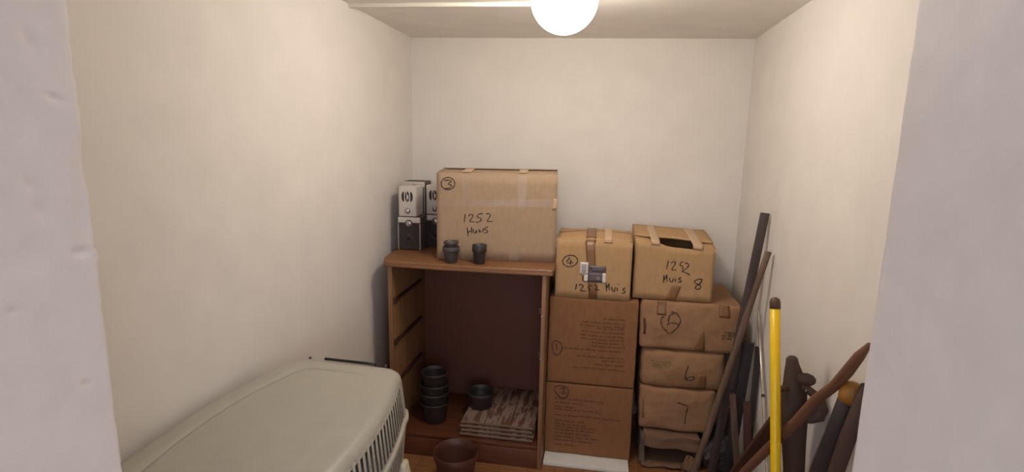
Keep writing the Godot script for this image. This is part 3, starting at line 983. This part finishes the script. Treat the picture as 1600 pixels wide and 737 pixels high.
func crate_shell(rings: Array, zs: Array, slot_rings: Array, cap_top: bool, cap_bottom: bool) -> SurfaceTool:
	var st := mb(true)
	var lv := []
	for q in rings:
		var row := []
		for p in crate_outline(q[1], zs):
			# the groove round the lid runs out on its right half
			var yy: float = q[0]
			if absf(yy - 0.7955) < 0.0001:
				yy = lerpf(yy, 0.801, smoothstep(0.02, 0.14, p.x))
			row.append(Vector3(p.x, yy, p.y))
		lv.append(row)
	var n: int = lv[0].size()
	var ns := zs.size()
	for k in rings.size() - 1:
		for i in n:
			var j := (i + 1) % n
			var a: Vector3 = lv[k][i]
			var b: Vector3 = lv[k][j]
			var c: Vector3 = lv[k + 1][j]
			var d: Vector3 = lv[k + 1][i]
			# every other column of the long sides is an opening
			var right := i < ns - 1 and i % 2 == 1
			var li := n - 7 - ns
			var left := i >= li and i < li + ns - 1 and (i - li) % 2 == 1
			if k in slot_rings and (right or left):
				var inw := Vector3(-0.008 if right else 0.008, 0, 0)
				quad(st, a, a + inw, b + inw, b)
				quad(st, d + inw, d, c, c + inw)
				quad(st, a, d, d + inw, a + inw)
				quad(st, b, b + inw, c + inw, c)
				continue
			quad(st, a, b, c, d)
	if cap_top:
		var m := Vector3.ZERO
		for p in lv[0]:
			m += p / n
		for i in n:
			tri(st, m, lv[0][(i + 1) % n], lv[0][i])
	if cap_bottom:
		var m := Vector3.ZERO
		for p in lv[-1]:
			m += p / n
		for i in n:
			tri(st, m, lv[-1][i], lv[-1][(i + 1) % n])
	return done(st)

func build_crate() -> void:
	var t := thing("pet_crate", "large beige plastic pet crate with slotted sides", "pet crate", CRATE_C)
	var zs := []
	var z := 0.33
	# bar and opening columns, running away from the door
	for k in 27:
		zs.append(z)
		zs.append(z - 0.013)
		z -= 0.025
	zs.append(z)
	var up := [[0.802, 0.098], [0.802, 0.085], [0.801, 0.079], [0.7955, 0.076], [0.801, 0.073], [0.8012, 0.05], [0.8005, 0.03], [0.799, 0.02], [0.794, 0.0115], [0.786, 0.004], [0.778, 0.0],
		[0.764, -0.002], [0.667, -0.010], [0.655, -0.011]]
	obj("top_shell", crate_shell(up, zs, [11], true, false), M.crate, t)
	var rim := [[0.657, 0.01], [0.657, -0.012], [0.655, -0.017], [0.642, -0.018], [0.639, -0.015], [0.637, 0.01]]
	obj("rim", crate_shell(rim, zs, [], false, false), M.crate_low, t)
	var low := [[0.639, -0.012], [0.622, -0.011], [0.515, -0.003], [0.50, -0.002], [0.47, 0.0], [0.25, 0.012], [0.03, 0.03], [0.0, 0.04]]
	obj("bottom_shell", crate_shell(low, zs, [1], false, true), M.crate_low, t)
	# latch at the far corner of the lower half
	var st := mb(true)
	rbox(st, Vector3(0.026, 0.075, 0.05), 0.01, Transform3D(Basis(Vector3(0, 0, 1), 0.18), Vector3(0.208, 0.475, -0.36)))
	rbox(st, Vector3(0.05, 0.03, 0.055), 0.008, Transform3D(Basis.IDENTITY, Vector3(0.214, 0.43, -0.36)))
	obj("latch", done(st), M.clip, t)
	st = mb(true)
	tube(st, bar_pts(Vector3(-0.078, 0.8, -0.424), Vector3(0.097, 0.8, -0.417), 4), [0.0045, 0.0045, 0.0045, 0.0045, 0.0045], 8)
	obj("door_rod", done(st), M.black, t, "black wire door rod")
	for p in [Vector3(-0.127, 0.798, -0.42), Vector3(0.134, 0.799, -0.41)]:
		st = mb(true)
		lathe(st, [Vector2(0.0045, 0), Vector2(0.0045, 0.004), Vector2(0.0025, 0.006), Vector2(0, 0.0065)], 10, Transform3D(Basis.IDENTITY, p))
		obj("stud", done(st), M.cap_brown, t)

# ------------------------------------------------------------------ speakers, pots, tiles
func lens(st: SurfaceTool, cx: float, cy: float, h: float, x0: Callable, x1: Callable, z: float) -> void:
	var n := 12
	for i in n:
		var a := lerpf(-1.0, 1.0, float(i) / n)
		var b := lerpf(-1.0, 1.0, float(i + 1) / n)
		quad(st, Vector3(cx + x0.call(b), cy + b * h, z), Vector3(cx + x1.call(b), cy + b * h, z), Vector3(cx + x1.call(a), cy + a * h, z), Vector3(cx + x0.call(a), cy + a * h, z))

func silver_speaker(label: String, at: Vector3, turn := 0.0) -> Node3D:
	var w := 0.094
	var h := 0.15
	var d := 0.105
	var t := thing("computer_speaker", label, "speaker", at, turn, "computer speakers on the chest")
	obj("cabinet", rb(Vector3(w, h, d - 0.006), 0.006, Vector3(0, h / 2, -0.003)), M.silver, t)
	obj("front_panel", rb(Vector3(w - 0.004, h - 0.004, 0.008), 0.0035, Vector3(0, h / 2, d / 2 - 0.004)), M.silver, t, "silver front")
	var z := d / 2 + 0.0004
	var cy := h * 0.66
	var arc := func(v: float) -> float: return sqrt(maxf(0.0, 1.0 - v * v))
	for s in [-1.0, 1.0]:
		var st := mb()
		lens(st, 0, cy, 0.026, func(v: float) -> float: return s * (0.016 + 0.0), func(v: float) -> float: return s * (0.016 + 0.013 * arc.call(v)), z)
		obj("grille_slot", done(st), M.cone, t, "dark crescent slot")
	var st2 := mb()
	lens(st2, 0, cy, 0.027, func(v: float) -> float: return -0.0115 * arc.call(v), func(v: float) -> float: return 0.0115 * arc.call(v), z)
	obj("grille_slot", done(st2), M.cone, t, "dark oval slot")
	obj("grille_bar", rb(Vector3(0.003, 0.05, 0.003), 0.001, Vector3(-0.002, cy, z)), M.silver, t)
	obj("grille_bar", rb(Vector3(0.01, 0.02, 0.003), 0.001, Vector3(0.002, cy - 0.002, z)), M.silver, t)
	var kn := mb(true)
	var xf := Transform3D(Basis(Vector3(1, 0, 0), PI / 2), Vector3(0.002, 0.03, d / 2))
	lathe(kn, [Vector2(0.0175, 0), Vector2(0.0175, 0.004), Vector2(0.0155, 0.005), Vector2(0.0145, 0.003)], 24, xf)
	var ring := obj("volume_ring", done(kn), M.silver, t)
	kn = mb(true)
	lathe(kn, [Vector2(0.0145, 0.002), Vector2(0.0135, 0.006), Vector2(0.009, 0.0105), Vector2(0.004, 0.0125), Vector2(0, 0.013)], 24, xf)
	obj("knob", done(kn), M.chrome, ring, "shiny domed knob")
	return t

func dark_speaker(label: String, at: Vector3, turn := 0.0) -> Node3D:
	var w := 0.117
	var h := 0.165
	var d := 0.105
	var t := thing("computer_speaker", label, "speaker", at, turn, "computer speakers on the chest")
	obj("cabinet", rb(Vector3(w, h, d - 0.004), 0.004, Vector3(0, h / 2, -0.002)), M.speaker_dark, t)
	obj("top_band", rb(Vector3(w - 0.003, 0.027, 0.007), 0.002, Vector3(0, h - 0.0155, d / 2 - 0.0035)), M.silver, t, "silver band")
	obj("grille", rb(Vector3(w - 0.009, h - 0.035, 0.006), 0.002, Vector3(0, (h - 0.031) / 2, d / 2 - 0.003)), M.grille, t, "dark cloth grille")
	for s in [-1.0, 1.0]:
		obj("edge_strip", rb(Vector3(0.003, h - 0.034, 0.007), 0.001, Vector3(s * (w / 2 - 0.003), (h - 0.032) / 2, d / 2 - 0.0035)), M.silver, t)
	var xf := Transform3D(Basis(Vector3(1, 0, 0), PI / 2), Vector3(0, 0.066, d / 2 - 0.001))
	var st := mb(true)
	lathe(st, [Vector2(0.033, 0), Vector2(0.032, 0.003), Vector2(0.029, 0.0035), Vector2(0.024, 0.0018), Vector2(0.013, 0.0012), Vector2(0.011, 0.004), Vector2(0.006, 0.006), Vector2(0, 0.0065)], 32, xf)
	obj("woofer", done(st), M.cone, t, "dark round woofer behind the cloth")
	xf.origin = Vector3(0, h - 0.032, d / 2)
	st = mb(true)
	lathe(st, [Vector2(0.0185, -0.002), Vector2(0.0185, 0.004), Vector2(0.0165, 0.0055), Vector2(0.015, 0.003)], 24, xf)
	var ring := obj("dial_ring", done(st), M.speaker_dark, t)
	st = mb(true)
	lathe(st, [Vector2(0.0155, 0.002), Vector2(0.014, 0.006), Vector2(0.008, 0.009), Vector2(0, 0.01)], 24, xf)
	obj("dial", done(st), M.chrome, ring, "silver dial")
	return t

func pot(called: String, label: String, at: Vector3, r_top: float, r_base: float, h: float, m: Material, rim := 0.012, group := "") -> Node3D:
	var t := thing(called, label, "pot", at, 0.0, group)
	var w := 0.0025
	var st := mb(true)
	var rr := lerpf(r_base, r_top - 0.004, 0.86)
	lathe(st, [Vector2(0, 0), Vector2(r_base - 0.002, 0), Vector2(r_base, 0.002), Vector2(rr, h - rim)], 36)
	lathe(st, [Vector2(rr - w, h - rim - 0.002), Vector2(r_base - w, 0.004), Vector2(0, 0.004)], 36)
	obj("body", done(st), m, t)
	st = mb(true)
	lathe(st, [Vector2(rr - 0.001, h - rim), Vector2(r_top - 0.001, h - rim - 0.001), Vector2(r_top, h - rim + 0.002), Vector2(r_top, h - 0.002), Vector2(r_top - 0.0015, h), Vector2(r_top - 0.003, h - 0.001), Vector2(rr - w, h - rim - 0.003)], 36)
	obj("rim", done(st), m, t)
	return t

func build_cabinet_goods() -> void:
	var top := 0.956
	dark_speaker("dark speaker with silver band, under the silver speaker by the left wall", Vector3(-0.930, top, -2.545))
	silver_speaker("silver speaker with oval slots, on the dark one by the left wall", Vector3(-0.937, top + 0.1655, -2.545))
	dark_speaker("dark speaker with silver band, half hidden by the large carton", Vector3(-0.8275, top, -2.6535))
	silver_speaker("silver speaker with oval slots, half hidden by the large carton", Vector3(-0.832, top + 0.1655, -2.6535))
	dark_speaker("dark speaker at the very back, lower of the hidden pair", Vector3(-0.946, top, -2.665))
	dark_speaker("dark speaker whose silver band shows behind the silver speaker", Vector3(-0.946, top + 0.1655, -2.665))
	# small plant pots on the front edge of the chest
	pot("plant_pot", "small grey plastic pot, outer one of two nested by the circled 3 carton", Vector3(-0.655, top, -2.283), 0.039, 0.027, 0.072, M.pot_grey, 0.02)
	pot("plant_pot", "small grey plastic pot nested inside its twin on the chest", Vector3(-0.655, top + 0.026, -2.283), 0.0335, 0.0225, 0.07, M.pot_grey, 0.012)
	pot("plant_pot", "small black tapered pot standing alone on the chest's front edge", Vector3(-0.526, top, -2.29), 0.033, 0.0235, 0.085, M.pot_black, 0.03)
	# nested pots inside the chest
	var b := 0.1105
	var c := Vector3(-0.775, b, -2.405)
	var steps := [["largest black nursery pot at the bottom of the nested stack", 0.0, 0.073, 0.056, 0.105], ["black nursery pot second up in the nested stack", 0.045, 0.070, 0.053, 0.11],
		["black nursery pot third up in the nested stack", 0.085, 0.069, 0.052, 0.115], ["topmost black nursery pot of the nested stack", 0.135, 0.066, 0.047, 0.125]]
	for q in steps:
		pot("nursery_pot", q[0], c + Vector3(0.0, q[1], 0), q[2], q[3], q[4], M.pot_black, 0.014, "nested nursery pots in the chest")
	# four whitewashed boards lying in a stack
	var sizes := ["lowest whitewashed board of the stack in the chest", "second lowest whitewashed board of the stack in the chest", "whitewashed board just under the top one in the chest", "top whitewashed board of the stack, showing worn paint"]
	for i in 4:
		var y := b + i * 0.0155
		var t := thing("whitewashed_board", sizes[i], "board", Vector3(-0.437 + [0.0, 0.004, -0.003, 0.002][i], y, -2.478 + [0.0, -0.009, -0.018, -0.028][i]), [0.0, 0.004, -0.003, 0.002][i], "whitewashed boards stacked in the chest")
		# planks of one board, with grooves between
		var x := -0.18
		for pw in [0.115, 0.125, 0.115]:
			obj("plank", rb(Vector3(pw - 0.003, 0.0105, 0.385), 0.002, Vector3(x + pw / 2, 0.0095, 0)), M.distressed, t)
			x += pw
		obj("edging", rb(Vector3(0.352, 0.0095, 0.008), 0.002, Vector3(-0.0025, 0.0098, 0.1955)), M.pale_edge, t, "pale painted front edge")
		obj("backing", rb(Vector3(0.345, 0.006, 0.372), 0.001, Vector3(-0.0025, 0.0031, 0)), M.plinth, t)
	pot("nursery_pot", "wide black pot standing on the whitewashed boards", Vector3(-0.556, b + 4 * 0.0155 + 0.0005, -2.475), 0.07, 0.056, 0.082, M.pot_black, 0.016)
	pot("plant_pot", "brown plastic pot on the floor before the chest", Vector3(-0.575, 0.0, -2.075), 0.098, 0.072, 0.165, M.pot_brown, 0.03)

# ------------------------------------------------------------------ poles and sticks by the right wall
func lean(a: Vector3, b: Vector3) -> Basis:
	# y along a to b
	var y := (b - a).normalized()
	var x := y.cross(Vector3(0, 0, 1)).normalized()
	return Basis(x, y, x.cross(y).normalized())

func slat(called: String, label: String, a: Vector3, b: Vector3, w: float, th: float, m: Material, cat: String, group := "") -> Node3D:
	var t := thing(called, label, cat, a, 0.0, group)
	var bs := lean(a, b)
	var len_ := a.distance_to(b)
	obj("shaft", rb(Vector3(w, len_, th), minf(w, th) * 0.2, bs.y * len_ / 2, bs), m, t)
	return t

func build_poles() -> void:
	var t := slat("metal_bar", "tall flat dark bar leaning in the right corner", Vector3(0.548, 0.008, -2.335), Vector3(0.672, 1.225, -2.35), 0.036, 0.012, M.bar_dark, "bar")
	var a := Vector3(0.442, 0.012, -2.245)
	var b := Vector3(0.672, 1.08, -2.255)
	t = thing("wooden_stick", "long weathered brown stick leaning across the dark bar", "stick", a)
	var st := mb(true)
	var pts := bar_pts(Vector3.ZERO, b - a, 12)
	var rad := []
	for i in 13:
		rad.append(0.0155 - 0.003 * i / 12.0 + 0.001 * sin(i * 2.3))
	tube(st, pts, rad, 12, 0.8, 0.1)
	obj("shaft", done(st), M.stick_brown, t)
	slat("dark_board", "dark board standing behind the brown stick", Vector3(0.618, 0.006, -2.335), Vector3(0.662, 0.655, -2.36), 0.046, 0.014, M.navy, "board")
	slat("dark_board", "narrow dark board standing beside the thin metal rod", Vector3(0.669, 0.006, -2.23), Vector3(0.683, 0.665, -2.29), 0.024, 0.012, M.navy, "board")
	slat("wooden_batten", "pale brown batten leaning under the dark boards", Vector3(0.645, 0.006, -2.215), Vector3(0.592, 0.452, -2.27), 0.026, 0.010, M.slat_brown, "batten")
	slat("wooden_batten", "reddish brown batten between the pale batten and the wall", Vector3(0.665, 0.006, -2.15), Vector3(0.638, 0.45, -2.215), 0.03, 0.010, M.slat_red, "batten")
	a = Vector3(0.676, 0.008, -1.85)
	b = Vector3(0.683, 0.805, -2.345)
	t = thing("metal_rod", "thin shiny metal rod leaning on the right wall", "rod", a)
	st = mb(true)
	tube(st, bar_pts(Vector3.ZERO, b - a, 3), [0.006, 0.006, 0.006, 0.005], 10)
	obj("shaft", done(st), M.rod, t)
	st = mb(true)
	var mid := (b - a) * 0.62
	tube(st, [mid, mid + (b - a).normalized() * 0.012], [0.0068, 0.0068], 10)
	obj("joint", done(st), M.bar_dark, t)
	# yellow pole
	a = Vector3(0.557, 0.014, -1.400)
	b = Vector3(0.536, 1.020, -1.68)
	t = thing("yellow_pole", "bright yellow pole with a brown end cap", "pole", a)
	st = mb(true)
	tube(st, bar_pts(Vector3.ZERO, b - a, 4), [0.0145, 0.0145, 0.0145, 0.0145, 0.0145], 20)
	obj("shaft", done(st), M.yellow, t)
	st = mb(true)
	var dr := (b - a).normalized()
	tube(st, [b - a - dr * 0.008, b - a + dr * 0.012, b - a + dr * 0.022, b - a + dr * 0.027], [0.0155, 0.0155, 0.0125, 0.004], 20)
	obj("end_cap", done(st), M.cap_brown, t, "brown rubber cap")
	# gnarled root with stubs
	t = thing("gnarled_post", "gnarled dark brown post with knobs, beside the yellow pole", "post", Vector3(0.655, 0.0, -1.67))
	var po := t.position
	st = mb(true)
	var g := [Vector3(0.655, 0.004, -1.66), Vector3(0.652, 0.3, -1.67), Vector3(0.644, 0.483, -1.68), Vector3(0.634, 0.582, -1.68), Vector3(0.626, 0.66, -1.68), Vector3(0.622, 0.70, -1.68), Vector3(0.62, 0.745, -1.68), Vector3(0.616, 0.785, -1.68), Vector3(0.610, 0.81, -1.68), Vector3(0.604, 0.84, -1.68), Vector3(0.601, 0.858, -1.68), Vector3(0.6, 0.864, -1.68)]
	for i in g.size():
		g[i] -= po
	tube(st, g, [0.024, 0.026, 0.031, 0.036, 0.041, 0.04, 0.037, 0.034, 0.027, 0.02, 0.0165, 0.011], 20, 0.9, 0.16)
	obj("trunk", done(st), M.root, t)
	st = mb(true)
	tube(st, [Vector3(0.622, 0.80, -1.665) - po, Vector3(0.640, 0.805, -1.652) - po, Vector3(0.650, 0.803, -1.648) - po, Vector3(0.657, 0.800, -1.645) - po, Vector3(0.660, 0.798, -1.644) - po], [0.02, 0.019, 0.017, 0.012, 0.004], 16, 1.0, 0.15)
	obj("knob", done(st), M.root, t)
	st = mb(true)
	tube(st, [Vector3(0.6, 0.767, -1.665) - po, Vector3(0.574, 0.768, -1.655) - po, Vector3(0.567, 0.768, -1.653) - po], [0.010, 0.009, 0.012], 12, 1.0, 0.1)
	obj("peg", done(st), M.cap_brown, t)
	st = mb(true)
	var hk := [Vector3(0.628, 0.785, -1.65), Vector3(0.652, 0.772, -1.63), Vector3(0.672, 0.752, -1.62), Vector3(0.679, 0.728, -1.62), Vector3(0.672, 0.705, -1.62), Vector3(0.655, 0.692, -1.63), Vector3(0.635, 0.68, -1.65)]
	for i in hk.size():
		hk[i] -= po
	tube(st, hk, [0.013, 0.013, 0.014, 0.016, 0.018, 0.016, 0.014], 12, 1.0, 0.12)
	obj("hook", done(st), M.root, t)
	st = mb(true)
	lathe(st, [Vector2(0.006, 0), Vector2(0.006, 0.003), Vector2(0.003, 0.005), Vector2(0, 0.0055)], 12, Transform3D(Basis(Vector3(1, 0, 0), PI / 2), Vector3(0.636, 0.778, -1.634) - po))
	obj("rivet", done(st), M.chrome, t, "small shiny rivet")
	# crooked branch crossing behind the post
	t = thing("crooked_branch", "crooked brown branch slanting from the doorway behind the yellow pole", "branch", Vector3(0.47, 0.0, -1.92))
	var o := t.position
	st = mb(true)
	var br := [Vector3(0.452, 0.02, -1.98), Vector3(0.498, 0.21, -1.89), Vector3(0.537, 0.391, -1.80), Vector3(0.573, 0.587, -1.66), Vector3(0.591, 0.715, -1.56), Vector3(0.607, 0.818, -1.49), Vector3(0.621, 0.888, -1.43), Vector3(0.629, 0.945, -1.39), Vector3(0.638, 1.0, -1.36), Vector3(0.644, 1.04, -1.335)]
	for i in br.size():
		br[i] -= o
	tube(st, br, [0.014, 0.015, 0.015, 0.016, 0.0165, 0.0155, 0.0145, 0.0155, 0.013, 0.006], 14, 0.9, 0.14)
	obj("stem", done(st), M.branch, t)
	# dark plank slanting behind it
	slat("dark_plank", "broad dark brown plank slanting behind the yellow pole", Vector3(0.495, 0.035, -2.06), Vector3(0.655, 0.665, -1.79), 0.055, 0.016, M.slat_red, "plank")
	# black sleeve with an ochre end, and a dark pole
	a = Vector3(0.53, 0.01, -1.50)
	b = Vector3(0.648, 0.865, -1.405)
	t = thing("sleeved_handle", "black sleeved handle with an ochre yellow end", "handle", a)
	st = mb(true)
	tube(st, bar_pts(Vector3.ZERO, b - a, 8), [0.018, 0.019, 0.020, 0.021, 0.0235, 0.0225, 0.0265, 0.0255, 0.024], 18, 0.95, 0.14)
	obj("sleeve", done(st), M.sleeve, t)
	dr = (b - a).normalized()
	st = mb(true)
	tube(st, [b - a - dr * 0.005, b - a + dr * 0.012, b - a + dr * 0.03, b - a + dr * 0.044, b - a + dr * 0.05], [0.0245, 0.027, 0.026, 0.02, 0.008], 18, 0.95)
	obj("end_cap", done(st), M.ochre, t, "ochre yellow end")
	a = Vector3(0.578, 0.01, -1.50)
	b = Vector3(0.662, 0.925, -1.36)
	t = thing("dark_pole", "dark brown pole beside the doorway, next to the sleeved handle", "pole", a)
	st = mb(true)
	tube(st, bar_pts(Vector3.ZERO, b - a, 6), [0.02, 0.021, 0.021, 0.021, 0.02, 0.019, 0.012], 16, 1.0, 0.1)
	obj("shaft", done(st), M.root, t)
